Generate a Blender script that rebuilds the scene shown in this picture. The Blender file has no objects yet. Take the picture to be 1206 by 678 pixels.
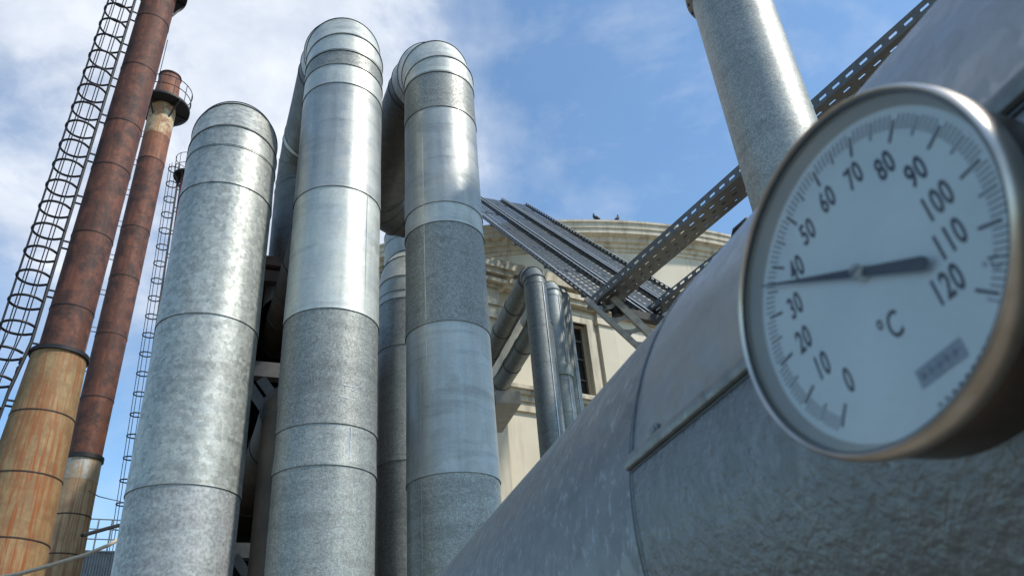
import bpy, math, random
from mathutils import Vector, Matrix
random.seed(7)
scene = bpy.context.scene
COL = scene.collection
R = math.radians
PI = math.pi

# ------------------------------------------------------------------ camera
F = 905.0
MROWS = ((0.9961485, 0.0876822, 0.0), (0.0449256, -0.5103955, -0.8587655), (-0.0752984, 0.8554580, -0.5123689))
EYE = Vector((0, 0, 1.7))
cam_data = bpy.data.cameras.new("camera")
cam = bpy.data.objects.new("camera", cam_data)
COL.objects.link(cam)
cam_data.sensor_width = 36
cam_data.lens = 36 * F / 1206
cam_data.clip_start = 0.02
cam_data.clip_end = 5000
cam_data.dof.use_dof = True
cam_data.dof.focus_distance = 6.0
cam_data.dof.aperture_fstop = 12.5
m = Matrix(MROWS).to_4x4()
m.translation = EYE
cam.matrix_world = m
scene.camera = cam


def ray(px, py):
    c = (px - 603.0, 339.0 - py, -F)
    v = Vector([sum(MROWS[i][k] * c[k] for k in range(3)) for i in range(3)])
    return v.normalized()


def P(px, py, D):
    """point seen at photo position (px, py) at horizontal distance D"""
    q = ray(px, py)
    return EYE + q * (D / math.hypot(q.x, q.y))


def azv(deg):
    return Vector((math.sin(R(deg)), math.cos(R(deg)), 0))


def on_plane(px, py, o, n):
    q = ray(px, py)
    return EYE + q * ((o - EYE).dot(n) / q.dot(n))


UP = Vector((0, 0, 1))

# ------------------------------------------------------------------ objects
def tag(o, label=None, cat=None, group=None, kind=None):
    if label: o["label"] = label
    if cat: o["category"] = cat
    if group: o["group"] = group
    if kind: o["kind"] = kind
    return o


def thing(name, label, cat, loc=(0, 0, 0), group=None):
    o = bpy.data.objects.new(name, None)
    o.empty_display_size = 0.2
    COL.objects.link(o)
    o.location = loc
    o["_o"] = list(loc)
    return tag(o, label, cat, group)


class MB:
    def __init__(self):
        self.v = []; self.f = []; self.sm = []

    def add(self, vs, fs, smooth=False):
        b = len(self.v)
        self.v += [Vector(p) for p in vs]
        self.f += [tuple(b + i for i in f) for f in fs]
        self.sm += [smooth] * len(fs)
        return self

    def box(self, o, a, b, c):
        """box from corner o with edge vectors a, b, c"""
        o, a, b, c = Vector(o), Vector(a), Vector(b), Vector(c)
        vs = [o, o + a, o + a + b, o + b, o + c, o + a + c, o + a + b + c, o + b + c]
        fs = [(3, 2, 1, 0), (4, 5, 6, 7), (0, 1, 5, 4), (1, 2, 6, 5), (2, 3, 7, 6), (3, 0, 4, 7)]
        if a.cross(b).dot(c) < 0:
            fs = [tuple(reversed(f)) for f in fs]
        return self.add(vs, fs)

    def bar(self, p0, p1, w, h, up=UP):
        p0, p1 = Vector(p0), Vector(p1)
        d = (p1 - p0).normalized()
        s = d.cross(Vector(up))
        if s.length < 1e-4: s = d.cross(Vector((1, 0, 0)))
        s.normalize(); u = s.cross(d)
        return self.box(p0 - s * w / 2 - u * h / 2, p1 - p0, s * w, u * h)

    def tube(self, pts, r, seg=8, closed=False, caps=True):
        pts = [Vector(p) for p in pts]
        n = len(pts)
        rs = r if isinstance(r, (list, tuple)) else [r] * n
        vs = []; prev = None
        for i, p in enumerate(pts):
            if closed:
                t = (pts[(i + 1) % n] - pts[i - 1])
            else:
                t = pts[min(i + 1, n - 1)] - pts[max(i - 1, 0)]
            t.normalize()
            if prev is None:
                a = t.orthogonal().normalized()
            else:
                a = (prev - t * prev.dot(t)).normalized()
            prev = a; b = t.cross(a)
            for k in range(seg):
                th = 2 * PI * k / seg
                vs.append(p + (a * math.cos(th) + b * math.sin(th)) * rs[i])
        fs = []
        for i in range(n if closed else n - 1):
            j = (i + 1) % n
            for k in range(seg):
                l = (k + 1) % seg
                fs.append((i * seg + k, i * seg + l, j * seg + l, j * seg + k))
        if not closed and caps:
            fs.append(tuple(reversed(range(seg)))); fs.append(tuple((n - 1) * seg + k for k in range(seg)))
        return self.add(vs, fs, True)

    def lathe(self, o, axis, prof, seg=48, a0=0.0, a1=2 * PI, ref=None, smooth=True):
        """prof: list of (radius, height along axis)"""
        o = Vector(o); axis = Vector(axis).normalized()
        a = Vector(ref) if ref else axis.orthogonal()
        a = (a - axis * a.dot(axis)).normalized(); b = axis.cross(a)
        full = abs(a1 - a0 - 2 * PI) < 1e-6
        n = seg if full else seg + 1
        vs = []
        for (r, h) in prof:
            for k in range(n):
                th = a0 + (a1 - a0) * k / seg
                vs.append(o + axis * h + (a * math.cos(th) + b * math.sin(th)) * r)
        fs = []
        for i in range(len(prof) - 1):
            for k in range(seg):
                l = (k + 1) % n
                fs.append((i * n + k, i * n + l, (i + 1) * n + l, (i + 1) * n + k))
        return self.add(vs, fs, smooth)

    def build(self, name, mat, parent=None, sharp=35):
        org = Vector(parent["_w"]) if (parent is not None and "_w" in parent) else (Vector(parent["_o"]) if parent is not None and "_o" in parent else Vector((0, 0, 0)))
        me = bpy.data.meshes.new(name)
        me.from_pydata([tuple(p - org) for p in self.v], [], self.f)
        me.polygons.foreach_set("use_smooth", self.sm)
        me.update()
        if any(self.sm):
            try: me.set_sharp_from_angle(angle=R(sharp))
            except Exception: pass
        if mat: me.materials.append(mat)
        o = bpy.data.objects.new(name, me)
        COL.objects.link(o)
        if parent is not None:
            o.parent = parent
            o["_w"] = list(org)
        return o


# ------------------------------------------------------------------ materials
def newmat(name):
    mt = bpy.data.materials.new(name); mt.use_nodes = True
    nt = mt.node_tree
    return mt, nt, nt.nodes["Principled BSDF"]


def N(nt, t, **kw):
    n = nt.nodes.new(t)
    for k, v in kw.items():
        if k in n.inputs: n.inputs[k].default_value = v
        else: setattr(n, k, v)
    return n


def coords(nt, scale=(1, 1, 1)):
    tc = N(nt, "ShaderNodeTexCoord")
    mp = N(nt, "ShaderNodeMapping")
    mp.inputs["Scale"].default_value = scale
    nt.links.new(tc.outputs["Object"], mp.inputs["Vector"])
    return mp.outputs["Vector"]


def ramp(nt, fac, stops):
    r = N(nt, "ShaderNodeValToRGB")
    cr = r.color_ramp
    while len(cr.elements) < len(stops): cr.elements.new(0.5)
    for e, (p, c) in zip(cr.elements, stops):
        e.position = p
        e.color = (c, c, c, 1) if not isinstance(c, (tuple, list)) else (*c, 1)
    nt.links.new(fac, r.inputs["Fac"])
    return r.outputs["Color"]


def mixc(nt, fac, a, b, mode="MIX"):
    n = N(nt, "ShaderNodeMix", data_type="RGBA", blend_type=mode)
    for s, v in ((n.inputs[0], fac), (n.inputs[6], a), (n.inputs[7], b)):
        if isinstance(v, (int, float)): s.default_value = v
        elif isinstance(v, tuple): s.default_value = (*v, 1)
        else: nt.links.new(v, s)
    return n.outputs[2]


def noise(nt, vec, scale, detail=4, rough=0.55, dist=0.0):
    n = N(nt, "ShaderNodeTexNoise")
    n.inputs["Scale"].default_value = scale; n.inputs["Detail"].default_value = detail
    n.inputs["Roughness"].default_value = rough; n.inputs["Distortion"].default_value = dist
    nt.links.new(vec, n.inputs["Vector"])
    return n.outputs["Fac"]


def bump(nt, b, h, strength, dist=0.01):
    n = N(nt, "ShaderNodeBump")
    n.inputs["Strength"].default_value = strength; n.inputs["Distance"].default_value = dist
    nt.links.new(h, n.inputs["Height"]); nt.links.new(n.outputs["Normal"], b.inputs["Normal"])


def galv(name, base, rough=0.42, metal=0.8, spangle=16.0, contrast=0.35, fine=70.0, fine_c=0.3, streak=0.25, tint=(0.98, 1.0, 0.97), bmp=0.12, dents=True):
    """weathered galvanised sheet: spangle cells, fine speckle, vertical water streaks"""
    mt, nt, b = newmat(name)
    v = coords(nt)
    wob = N(nt, "ShaderNodeTexNoise"); wob.inputs["Scale"].default_value = spangle * 1.3; wob.inputs["Detail"].default_value = 3
    nt.links.new(v, wob.inputs["Vector"])
    vm = N(nt, "ShaderNodeVectorMath", operation="MULTIPLY_ADD")
    nt.links.new(wob.outputs["Color"], vm.inputs[0]); vm.inputs[1].default_value = (1.4 / spangle,) * 3
    nt.links.new(v, vm.inputs[2])
    vo = N(nt, "ShaderNodeTexVoronoi"); vo.inputs["Scale"].default_value = spangle
    nt.links.new(vm.outputs[0], vo.inputs["Vector"])
    sep = N(nt, "ShaderNodeSeparateColor"); nt.links.new(vo.outputs["Color"], sep.inputs[0])
    cell = ramp(nt, sep.outputs[0], [(0.1, 1 - contrast), (0.9, 1 + 0.0)])
    f = noise(nt, v, fine, 3, 0.65)
    fc = ramp(nt, f, [(0.36, 1 - fine_c), (0.62, 1.0)])
    vs = coords(nt, (5, 5, 0.35))
    st = noise(nt, vs, 1.6, 5, 0.6)
    sc = ramp(nt, st, [(0.3, 1 - streak), (0.7, 1.0)])
    big = noise(nt, v, 0.9, 4, 0.6)
    bc = ramp(nt, big, [(0.3, 0.84), (0.7, 1.0)])
    c = mixc(nt, 1.0, base, cell, "MULTIPLY")
    hz = noise(nt, coords(nt, (0.9, 0.9, 7.0)), 1.3, 5, 0.65, 0.3)
    c = mixc(nt, 1.0, c, ramp(nt, hz, [(0.34, 0.80), (0.5, 1.0), (0.66, 0.94)]), "MULTIPLY")
    c = mixc(nt, 1.0, c, fc, "MULTIPLY")
    c = mixc(nt, 1.0, c, sc, "MULTIPLY")
    c = mixc(nt, 1.0, c, bc, "MULTIPLY")
    c = mixc(nt, big, c, mixc(nt, 1.0, c, tint, "MULTIPLY"))
    nt.links.new(c, b.inputs["Base Color"])
    b.inputs["Metallic"].default_value = metal
    ra = N(nt, "ShaderNodeMath", operation="MULTIPLY_ADD")
    nt.links.new(sep.outputs[1], ra.inputs[0]); ra.inputs[1].default_value = 0.16; ra.inputs[2].default_value = rough - 0.08
    rb = N(nt, "ShaderNodeMath", operation="MULTIPLY_ADD")
    nt.links.new(st, rb.inputs[0]); rb.inputs[1].default_value = 0.2; nt.links.new(ra.outputs[0], rb.inputs[2])
    rc = N(nt, "ShaderNodeMath", operation="SUBTRACT"); nt.links.new(rb.outputs[0], rc.inputs[0]); rc.inputs[1].default_value = 0.1
    nt.links.new(rc.outputs[0], b.inputs["Roughness"])
    # slow dents plus grain
    h1 = noise(nt, v, 2.6, 3, 0.5)
    hs = N(nt, "ShaderNodeMath", operation="MULTIPLY_ADD")
    nt.links.new(h1, hs.inputs[0]); hs.inputs[1].default_value = 2.2 if dents else 0.3
    h2 = N(nt, "ShaderNodeMath", operation="MULTIPLY"); nt.links.new(f, h2.inputs[0]); h2.inputs[1].default_value = 0.12
    nt.links.new(h2.outputs[0], hs.inputs[2])
    bump(nt, b, hs.outputs[0], bmp, 0.03)
    return mt


def plain(name, c, rough=0.5, metal=0.0, var=0.25, scale=6.0, bmp=0.0, alt=None):
    mt, nt, b = newmat(name)
    v = coords(nt)
    n = noise(nt, v, scale, 5, 0.6)
    dark = alt or tuple(x * (1 - var) for x in c)
    col = mixc(nt, ramp(nt, n, [(0.35, 0.0), (0.65, 1.0)]), dark, c)
    nt.links.new(col, b.inputs["Base Color"])
    b.inputs["Roughness"].default_value = rough; b.inputs["Metallic"].default_value = metal
    if bmp: bump(nt, b, n, bmp, 0.01)
    return mt


G = {
    "spangle": galv("galv_spangle", (0.575, 0.584, 0.536), 0.50, 0.47, 24, 0.30, 46, 0.20, 0.2),
    "fleck": galv("galv_fleck", (0.525, 0.527, 0.509), 0.56, 0.43, 34, 0.10, 34, 0.38, 0.12),
    "light": galv("galv_light", (0.665, 0.672, 0.615), 0.52, 0.53, 9, 0.07, 30, 0.10, 0.2),
    "mid": galv("galv_mid", (0.565, 0.572, 0.541), 0.50, 0.57, 7, 0.08, 60, 0.12, 0.25),
    "dark": galv("galv_dark", (0.434, 0.439, 0.404), 0.54, 0.47, 40, 0.22, 70, 0.45, 0.15),
    "speckle": galv("galv_speckle", (0.525, 0.532, 0.490), 0.50, 0.47, 45, 0.20, 85, 0.45, 0.18),
    "pale": galv("galv_pale", (0.605, 0.607, 0.546), 0.50, 0.43, 14, 0.06, 60, 0.10, 0.3),
    "small": galv("galv_small", (0.262, 0.279, 0.269), 0.50, 0.47, 40, 0.2, 60, 0.35, 0.15),
    "small_light": galv("galv_small_light", (0.424, 0.447, 0.416), 0.50, 0.47, 40, 0.15, 60, 0.3, 0.2),
    "far": galv("galv_shaded", (0.20, 0.19, 0.17), 0.55, 0.34, 12, 0.15, 40, 0.2, 0.3),  # darker zinc: shade on the back runs and drops put into the colour
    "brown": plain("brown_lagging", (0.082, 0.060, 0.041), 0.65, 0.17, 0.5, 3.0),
}
SEAM = plain("seam_dark", (0.10, 0.11, 0.115), 0.5, 0.6, 0.3)
SEAM_L = plain("seam_light", (0.55, 0.58, 0.6), 0.4, 0.8, 0.3)


# ------------------------------------------------------------------ insulated pipes
def ring(c, n, d, r, seg=64, ref=None):
    """points of a cylinder (axis d, radius r) cut by the plane through c with normal n"""
    a = (ref - d * ref.dot(d)).normalized(); b = d.cross(a)
    out = []
    for k in range(seg):
        th = 2 * PI * k / seg
        o = (a * math.cos(th) + b * math.sin(th)) * r
        out.append(c + o - d * (o.dot(n) / d.dot(n)))
    return out


def piece(p0, p1, n0, n1, r, name, mat, parent, ref, lip=0.009, seg=64):
    d = (p1 - p0).normalized()
    L = (p1 - p0).length
    mbx = MB()
    rr = [(p0 - d * min(0.012, L * .1), n0, r + lip), (p0 + d * min(0.05, L * .25), n0, r + lip * .6), (p0.lerp(p1, .5), (n0 + n1).normalized(), r), (p1, n1, r)]
    vs = []
    for (c, n, q) in rr: vs += ring(c, n, d, q, seg, ref)
    fs = []
    for i in range(len(rr) - 1):
        for k in range(seg):
            l = (k + 1) % seg
            fs.append((i * seg + k, i * seg + l, (i + 1) * seg + l, (i + 1) * seg + k))
    mbx.add(vs, fs, True)
    return mbx.build(name, mat, parent)


def bead(c, n, d, r, parent, ref, mat=None, t=0.009, name="seam_band"):
    mbx = MB()
    mbx.tube(ring(c, n, d, r + 0.003, 64, ref), t, 6, closed=True)
    return mbx.build(name, mat or SEAM, parent)


def elbow(p, d0, d1, Rb, r, parent, mats, ngore=4, ref=None, beads=True, lip=0.006, t=0.006):
    """segmented elbow; p = start tangent point, d0 -> d1. returns end point"""
    ang = d0.angle(d1)
    ax = d0.cross(d1).normalized()
    toc = ax.cross(d0)
    c = p + toc * Rb
    ref = ref or ax
    def pt(th, rad): return c + (-toc * math.cos(th) + d0 * math.sin(th)) * rad
    def dr(th): return (d0 * math.cos(th) + toc * math.sin(th))
    step = ang / ngore
    rv = Rb / math.cos(step / 2)
    knots = [p] + [pt((k + .5) * step, rv) for k in range(ngore)] + [pt(ang, Rb)]
    norms = [d0] + [dr((k + .5) * step) for k in range(ngore)]
    norms = [d0]
    for k in range(1, len(knots) - 1):
        a = (knots[k] - knots[k - 1]).normalized(); b = (knots[k + 1] - knots[k]).normalized()
        norms.append((a + b).normalized())
    norms.append(d1)
    for k in range(len(knots) - 1):
        dd = (knots[k + 1] - knots[k]).normalized()
        piece(knots[k], knots[k + 1], norms[k], norms[k + 1], r, "elbow_gore", mats[min(k, len(mats) - 1)], parent, ref, lip)
        if beads and k > 0: bead(knots[k], norms[k], dd, r, parent, ref, t=t)
    return knots[-1], d1


def zat(px, py, D):
    return P(px, py, D).z


def riser(name, label, az, D, r, breaks, top, mats, gores, run_az, run_L, Rb=0.9, base_mat="speckle", group="large galvanised risers", after=None, vseam=()):
    """vertical lagged pipe: breaks = list of (photo y or None, z) section joints going up"""
    base = EYE + azv(az) * D; base.z = 0
    t = thing(name, label, "pipe", base, group)
    ref = azv(run_az).cross(UP)
    if azv(run_az).length: pass
    zs = [0.0] + [z for z, _ in breaks] + [top]
    for i in range(len(zs) - 1):
        a = base + UP * zs[i]; b = base + UP * zs[i + 1]
        piece(a, b, UP, UP, r, "jacket_section", G[mats[i]], t, ref)
        if i > 0 and breaks[i - 1][1]:
            bead(a, UP, UP, r, t, ref, t=0.0055)
    if Rb:
        tp = base + UP * top
        bead(tp, UP, UP, r, t, ref, t=0.005)
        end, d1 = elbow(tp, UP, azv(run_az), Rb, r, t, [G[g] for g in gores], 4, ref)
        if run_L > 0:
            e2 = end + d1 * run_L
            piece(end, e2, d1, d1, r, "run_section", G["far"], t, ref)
            bead(end, d1, d1, r, t, ref)
            if after: after(t, e2, d1, ref)
    # vertical lap seams
    for (off, z0, z1) in vseam:
        n = (-azv(az) * math.cos(R(off)) + azv(az + 90) * math.sin(R(off)))
        s = MB(); s.bar(base + n * (r + .001) + UP * z0, base + n * (r + .001) + UP * z1, 0.006, 0.008, up=n)
        s.build("lap_seam", SEAM if off % 2 == 0 else SEAM_L, t)
    return t, base


def top_of(px, py, D, r, Rb):
    """height where the elbow starts so that its silhouette reaches photo (px, py)"""
    q = ray(px, py); el = math.asin(q.z); th = PI / 2 - el
    fwd = Rb - (Rb + r) * math.cos(th)
    return EYE.z + (D + fwd) * math.tan(el) - (Rb + r) * math.sin(th)


RUN = -25.0
r0 = 0.45
# leftmost
D1 = 6.95; t1 = top_of(281, 121.5, D1, r0, .9)
zz = lambda px, y, D: zat(px, y, D - r0)
riser("insulated_pipe", "leftmost and shortest of the three big galvanised risers, all crystalline grey spangle", -24.63, D1, r0,
      [(zz(205, 567, D1), 1), (zz(243, 367, D1), 1), (zz(268, 214, D1), 1)], t1,
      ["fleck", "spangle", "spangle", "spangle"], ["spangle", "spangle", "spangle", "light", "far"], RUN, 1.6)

D2 = 6.8; t2 = top_of(409, 24, D2, r0, .9)


def after2(t, e, d, ref):
    e, d1 = elbow(e, d, -UP, .62, r0, t, [G["pale"], G["far"], G["far"]], 3, ref)
    piece(e, e - UP * 2.0, d1, d1, r0, "drop_section", G["far"], t, ref)
    bead(e, UP, UP, r0, t, ref)


T2, B2 = riser("insulated_pipe", "tallest big galvanised riser, in the middle, with a band of dark sheet near its top", -15.25, D2, r0,
      [(zz(376, 545, D2), 1), (zz(384, 496, D2), 0), (zz(393, 361, D2), 1), (zz(402, 218, D2), 1), (zz(409, 97, D2), 1), (zz(410, 75, D2), 0), (t2 - .02, 0)], t2,
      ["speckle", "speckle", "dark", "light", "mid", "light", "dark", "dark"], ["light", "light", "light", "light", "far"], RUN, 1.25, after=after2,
      vseam=((27, zz(384, 545, D2), zz(384, 500, D2)), (41, zz(393, 361, D2), zz(393, 218, D2))))

D3 = 7.35; t3 = top_of(513, 50, D3, r0, .9)


def after3(t, e, d, ref):
    e2, d2 = elbow(e, d, azv(65), .6, r0, t, [G["far"]], 3, UP)
    piece(e2, e2 + d2 * 1.0, d2, d2, r0, "run_section", G["far"], t, UP)


T3, B3 = riser("insulated_pipe", "rightmost big galvanised riser beside the cream building, patched with light and dark sheets", -5.69, D3, r0,
      [(zz(534, 554, D3), 1), (zz(525, 376, D3), 1), (zz(523, 259, D3), 0), (zz(521, 236, D3), 1), (zz(518, 124, D3), 1), (t3 - .02, 1)], t3,
      ["speckle", "mid", "dark", "light", "mid", "dark", "light"], ["light", "light", "light", "light", "far"], RUN, 2.2, after=after3,
      vseam=((-41, 2.6, 5.0), (-29, 5.0, 8.0)))

D4 = 11.0; t4 = top_of(468, 296, D4, r0, .9)
riser("insulated_pipe", "big grey pipe standing behind, seen only in the gap between the tallest and rightmost risers", -9.15, D4, r0,
      [(zz(460, 540, D4), 1), (zz(463, 404, D4), 0), (zz(464, 349, D4), 1)], t4, ["dark", "speckle", "dark", "pale"], ["pale", "pale", "pale", "far"], 0, .6)

D6 = 12.6; t6 = top_of(470, 243, D6, .58, .7)
riser("insulated_pipe", "pale pipe top showing just above the domed grey pipe in the gap", -8.4, D6, .58,
      [(zat(465, 285, D6), 1)], t6, ["pale", "pale"], ["pale", "pale", "pale", "far"], 60, .4, Rb=.7)

# the riser beyond the foreground pipe: its top leaves the frame
D5 = 6.5; r5 = 0.41
base5 = azv(24.9) * D5
t = thing("insulated_pipe", "speckled galvanised riser rising out of the frame behind the round dial", "pipe", base5, "large galvanised risers")
ref5 = azv(90)
z5 = zat(812, 14, D5) + .12
piece(base5, base5 + UP * 3.4, UP, UP, r5, "jacket_section", G["speckle"], t, ref5)
piece(base5 + UP * 3.4, base5 + UP * (z5), UP, UP, r5, "jacket_section", G["speckle"], t, ref5)
piece(base5 + UP * z5, base5 + UP * (z5 + 1.2), UP, UP, r5, "jacket_section", G["mid"], t, ref5)
e, d = elbow(base5 + UP * (z5 + 1.2), UP, azv(65), .9, r5, t, [G["light"]], 4, ref5)
piece(e, e + d * .8, d, d, r5, "run_section", G["far"], t, ref5)
bead(base5 + UP * 3.4, UP, UP, r5, t, ref5)
mbf = MB(); mbf.lathe(base5, UP, [(r5 + .002, z5 - .05), (r5 + .055, z5 - .05), (r5 + .06, z5 - .045), (r5 + .06, z5 - .005), (r5 + .055, z5), (r5 + .002, z5)], 64)
mbf.build("flange", G["mid"], t)
mbf = MB(); mbf.lathe(base5, UP, [(r5 + .002, z5 + .05), (r5 + .055, z5 + .05), (r5 + .06, z5 + .055), (r5 + .06, z5 + .095), (r5 + .055, z5 + .1), (r5 + .002, z5 + .1)], 64)
mbf.build("flange", G["mid"], t)
mbb = MB()
for k in range(20):
    n = azv(k * 18)
    mbb.tube([base5 + n * (r5 + .035) + UP * (z5 - .075), base5 + n * (r5 + .035) + UP * (z5 + .125)], .012, 6)
mbb.build("flange_bolts", SEAM, t)

# chalk strokes on the tallest riser
ch = plain("chalk_white", (0.8, 0.8, 0.78), 0.9, 0, 0.1)
mk = MB()
for (xa, ya, xb, yb) in ((404, 453, 421, 456), (400, 466, 418, 471), (413, 459, 423, 462)):
    def on_riser(px, py):
        q = ray(px, py); o = EYE - Vector((B2.x, B2.y, 0)); rr = r0 + .002
        A = q.x ** 2 + q.y ** 2; Bq = q.x * o.x + q.y * o.y; Cq = o.x ** 2 + o.y ** 2 - rr * rr
        return EYE + q * ((-Bq - math.sqrt(Bq * Bq - A * Cq)) / A)
    pts = [on_riser(xa + (xb - xa) * k / 4, ya + (yb - ya) * k / 4) for k in range(5)]
    mk.tube(pts, .0045, 5)
mk.build("chalk_marks", ch, T2)

# ------------------------------------------------------------------ foreground pipe and thermometer
S = 1.5
dF = Vector((-0.30431829, 0.95257041, 0)); sF = Vector((0.95257041, 0.30431829, 0))
rF = 0.2431 * S; axF = sF * (0.4457 * S) + UP * (EYE.z + 0.1081 * S)
def fp(along, ang, rad=rF):
    """point on the foreground pipe; ang measured up from its near side"""
    return axF + dF * along + (-sF * math.cos(R(ang)) + UP * math.sin(R(ang))) * rad


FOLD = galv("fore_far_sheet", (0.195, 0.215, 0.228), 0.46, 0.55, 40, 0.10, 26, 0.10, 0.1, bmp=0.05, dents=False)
# pale flecks stretched round the far sheet
mt = FOLD; nt = mt.node_tree; b = nt.nodes["Principled BSDF"]
v = coords(nt, (62, 62, 50)); fl = noise(nt, v, 1.0, 4, 0.75, 0.3)
old = b.inputs["Base Color"].links[0].from_socket
nt.links.new(mixc(nt, ramp(nt, fl, [(0.55, 0.0), (0.64, 0.42)]), old, (0.42, 0.46, 0.49)), b.inputs["Base Color"])
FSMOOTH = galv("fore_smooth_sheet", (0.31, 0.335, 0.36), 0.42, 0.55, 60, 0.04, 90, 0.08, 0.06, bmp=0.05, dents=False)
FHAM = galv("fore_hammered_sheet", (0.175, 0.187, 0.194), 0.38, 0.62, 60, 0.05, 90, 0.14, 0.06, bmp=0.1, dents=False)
nt = FHAM.node_tree; b = nt.nodes["Principled BSDF"]
v = coords(nt, (1, 1, 1)); h = noise(nt, v, 105, 4, 0.62, 0.2); bump(nt, b, h, 0.5, 0.005)

t = thing("horizontal_pipe", "huge blue-grey horizontal pipe crossing the foreground, with the round dial fixed to its side", "pipe", axF)
L_RING = 0.4285 * S
piece(axF + dF * L_RING, axF + dF * 5.2, dF, dF, rF, "far_jacket", FOLD, t, UP, lip=0.0, seg=128)
e, d1 = elbow(axF + dF * 5.2, dF, -UP, .5, rF, t, [FOLD], 4, sF)
piece(e, Vector((e.x, e.y, 0)), d1, d1, rF, "far_jacket", FOLD, t, sF)
def arc_sheet(a0, a1, l0, l1, rad, th, nseg):
    q = MB(); vs = []; fs = []
    for i, l in enumerate((l0, l0 - .004, (l0 + l1) / 2, l1)):
        for k in range(nseg + 1):
            a = a0 + (a1 - a0) * k / nseg
            vs.append(fp(l, a, rad if i else rad - th))
    for i in range(3):
        for k in range(nseg):
            A = i * (nseg + 1) + k
            fs.append((A, A + 1, A + nseg + 2, A + nseg + 1))
    q.add(vs, fs, True); return q
NEAR_END = -2.6
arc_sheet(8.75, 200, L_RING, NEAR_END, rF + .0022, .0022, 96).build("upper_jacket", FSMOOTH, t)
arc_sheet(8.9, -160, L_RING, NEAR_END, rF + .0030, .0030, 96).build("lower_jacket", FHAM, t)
q = MB(); q.lathe(axF + dF * NEAR_END, dF, [(0.001, 0), (rF + .003, 0), (rF + .003, .02)], 64); q.build("end_cap", FSMOOTH, t)
# raised lip of the ring seam
q = MB(); q.tube([fp(L_RING - .004, 360 * k / 128, rF + .0026) for k in range(128)], .0018, 6, closed=True); q.build("seam_band", FHAM, t)
q = MB(); q.tube([fp(L_RING + .006, 360 * k / 128, rF + .0002) for k in range(128)], .0013, 6, closed=True); q.build("seam_shadow_gap", SEAM, t)  # solid dark bead painted in as the shadow beside the lip
# folded longitudinal seam: a half round strip proud of the sheet
STRIP = galv("fold_strip_zinc", (0.24, 0.25, 0.245), 0.45, 0.7, 50, 0.1, 60, 0.25, 0.1, dents=False)
def strip(ang, l0, l1):
    q = MB(); n = 24; vs = []; fs = []
    prof = [(0.0066, .001), (.0066, .004), (.0046, .0068), (.001, .0078), (-.003, .0074), (-.006, .0058), (-.0070, .0034), (-.0064, .0012)]
    for i in range(n + 1):
        l = l0 + (l1 - l0) * i / n
        c = fp(l, ang); nr = (c - (axF + dF * l)).normalized(); tg = nr.cross(dF)
        if tg.z < 0: tg = -tg
        for (u, hgt) in prof: vs.append(c + tg * u + nr * (hgt + .002))
    w = len(prof)
    for i in range(n):
        for k in range(w - 1):
            fs.append((i * w + k, i * w + k + 1, (i + 1) * w + k + 1, (i + 1) * w + k))
    fs.append(tuple(range(w))); fs.append(tuple(reversed([n * w + k for k in range(w)])))
    q.add(vs, fs, True); q.build("fold_strip", STRIP, t)
    g = MB()
    g.tube([fp(l0 + (l1 - l0) * i / n, ang - 1.25, rF + .0035) for i in range(n + 1)], .0011, 6); g.build("strip_shadow_line", SEAM, t)  # dark tube drawn as the shadow under the strip
strip(8.8, L_RING - .001, 0.21 * S)
strip(12.0, 0.205 * S, NEAR_END + .05)
sc = fp(0.3895 * S, 10.4, rF + .004); nr = (sc - (axF + dF * 0.3895 * S)).normalized()
q = MB(); q.lathe(sc, nr, [(.0052, 0), (.0055, .002), (.0045, .0035), (.002, .0042), (.0001, .0043)], 16); q.lathe(sc, nr, [(.0078, -.001), (.0078, .001), (.005, .0015)], 20)
q.build("rivet", STRIP, t)

# thermometer
gc = EYE + Vector((0.1006254, 0.1906126, 0.1081097)) * S
ge = Vector((0.3593747, -0.9187422, 0.1635927)); gu = Vector((-0.0140587, 0.1699541, 0.9853517)); gn = Vector((-0.9330874, -0.3564104, 0.0481609))
ge = (ge - gn * ge.dot(gn)).normalized(); gu = gn.cross(ge)
if gu.z < 0: gu = -gu
T = thing("dial_thermometer", "round white dial thermometer in a scratched metal case, needle between 30 and 40", "thermometer", gc)
mt, nt, b = newmat("case_steel")
v = coords(nt, (1, 1, 1)); n1 = noise(nt, v, 25, 5, 0.6)
nt.links.new(ramp(nt, n1, [(0.3, (0.10, 0.075, 0.055)), (0.7, (0.20, 0.16, 0.125))]), b.inputs["Base Color"])
nt.links.new(ramp(nt, n1, [(0.3, 0.42), (0.7, 0.3)]), b.inputs["Roughness"]); b.inputs["Metallic"].default_value = 1.0
CASE = mt
mt, nt, b = newmat("bezel_steel")
v = coords(nt, (1, 1, 1)); n1 = noise(nt, v, 40, 5, 0.6)
nt.links.new(ramp(nt, n1, [(0.3, (0.46, 0.40, 0.32)), (0.7, (0.66, 0.61, 0.53))]), b.inputs["Base Color"])
b.inputs["Roughness"].default_value = 0.33; b.inputs["Metallic"].default_value = 1.0
BEZEL = mt
DIAL = plain("dial_white", (0.80, 0.85, 0.87), 0.6, 0, 0.08, 22)
INK = plain("dial_ink", (0.018, 0.022, 0.034), 0.6, 0, 0.1)
q = MB(); q.lathe(gc, gn, [(.001, -.0275 * S), (.044 * S, -.0275 * S), (.0480 * S, -.0265 * S), (.0500 * S, -.0235 * S), (.0510 * S, -.004 * S), (.0510 * S, .001 * S)], 128)
q.build("case", CASE, T)
q = MB(); q.lathe(gc, gn, [(.0510 * S, -.0025 * S), (.0518 * S, -.002 * S), (.0525 * S, -.0005 * S), (.0528 * S, .0025 * S), (.0526 * S, .005 * S), (.0520 * S, .0066 * S), (.0515 * S, .0071 * S), (.0510 * S, .0067 * S), (.0507 * S, .0058 * S), (.0506 * S, .0040 * S)], 160)
q.build("bezel", BEZEL, T)
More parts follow.
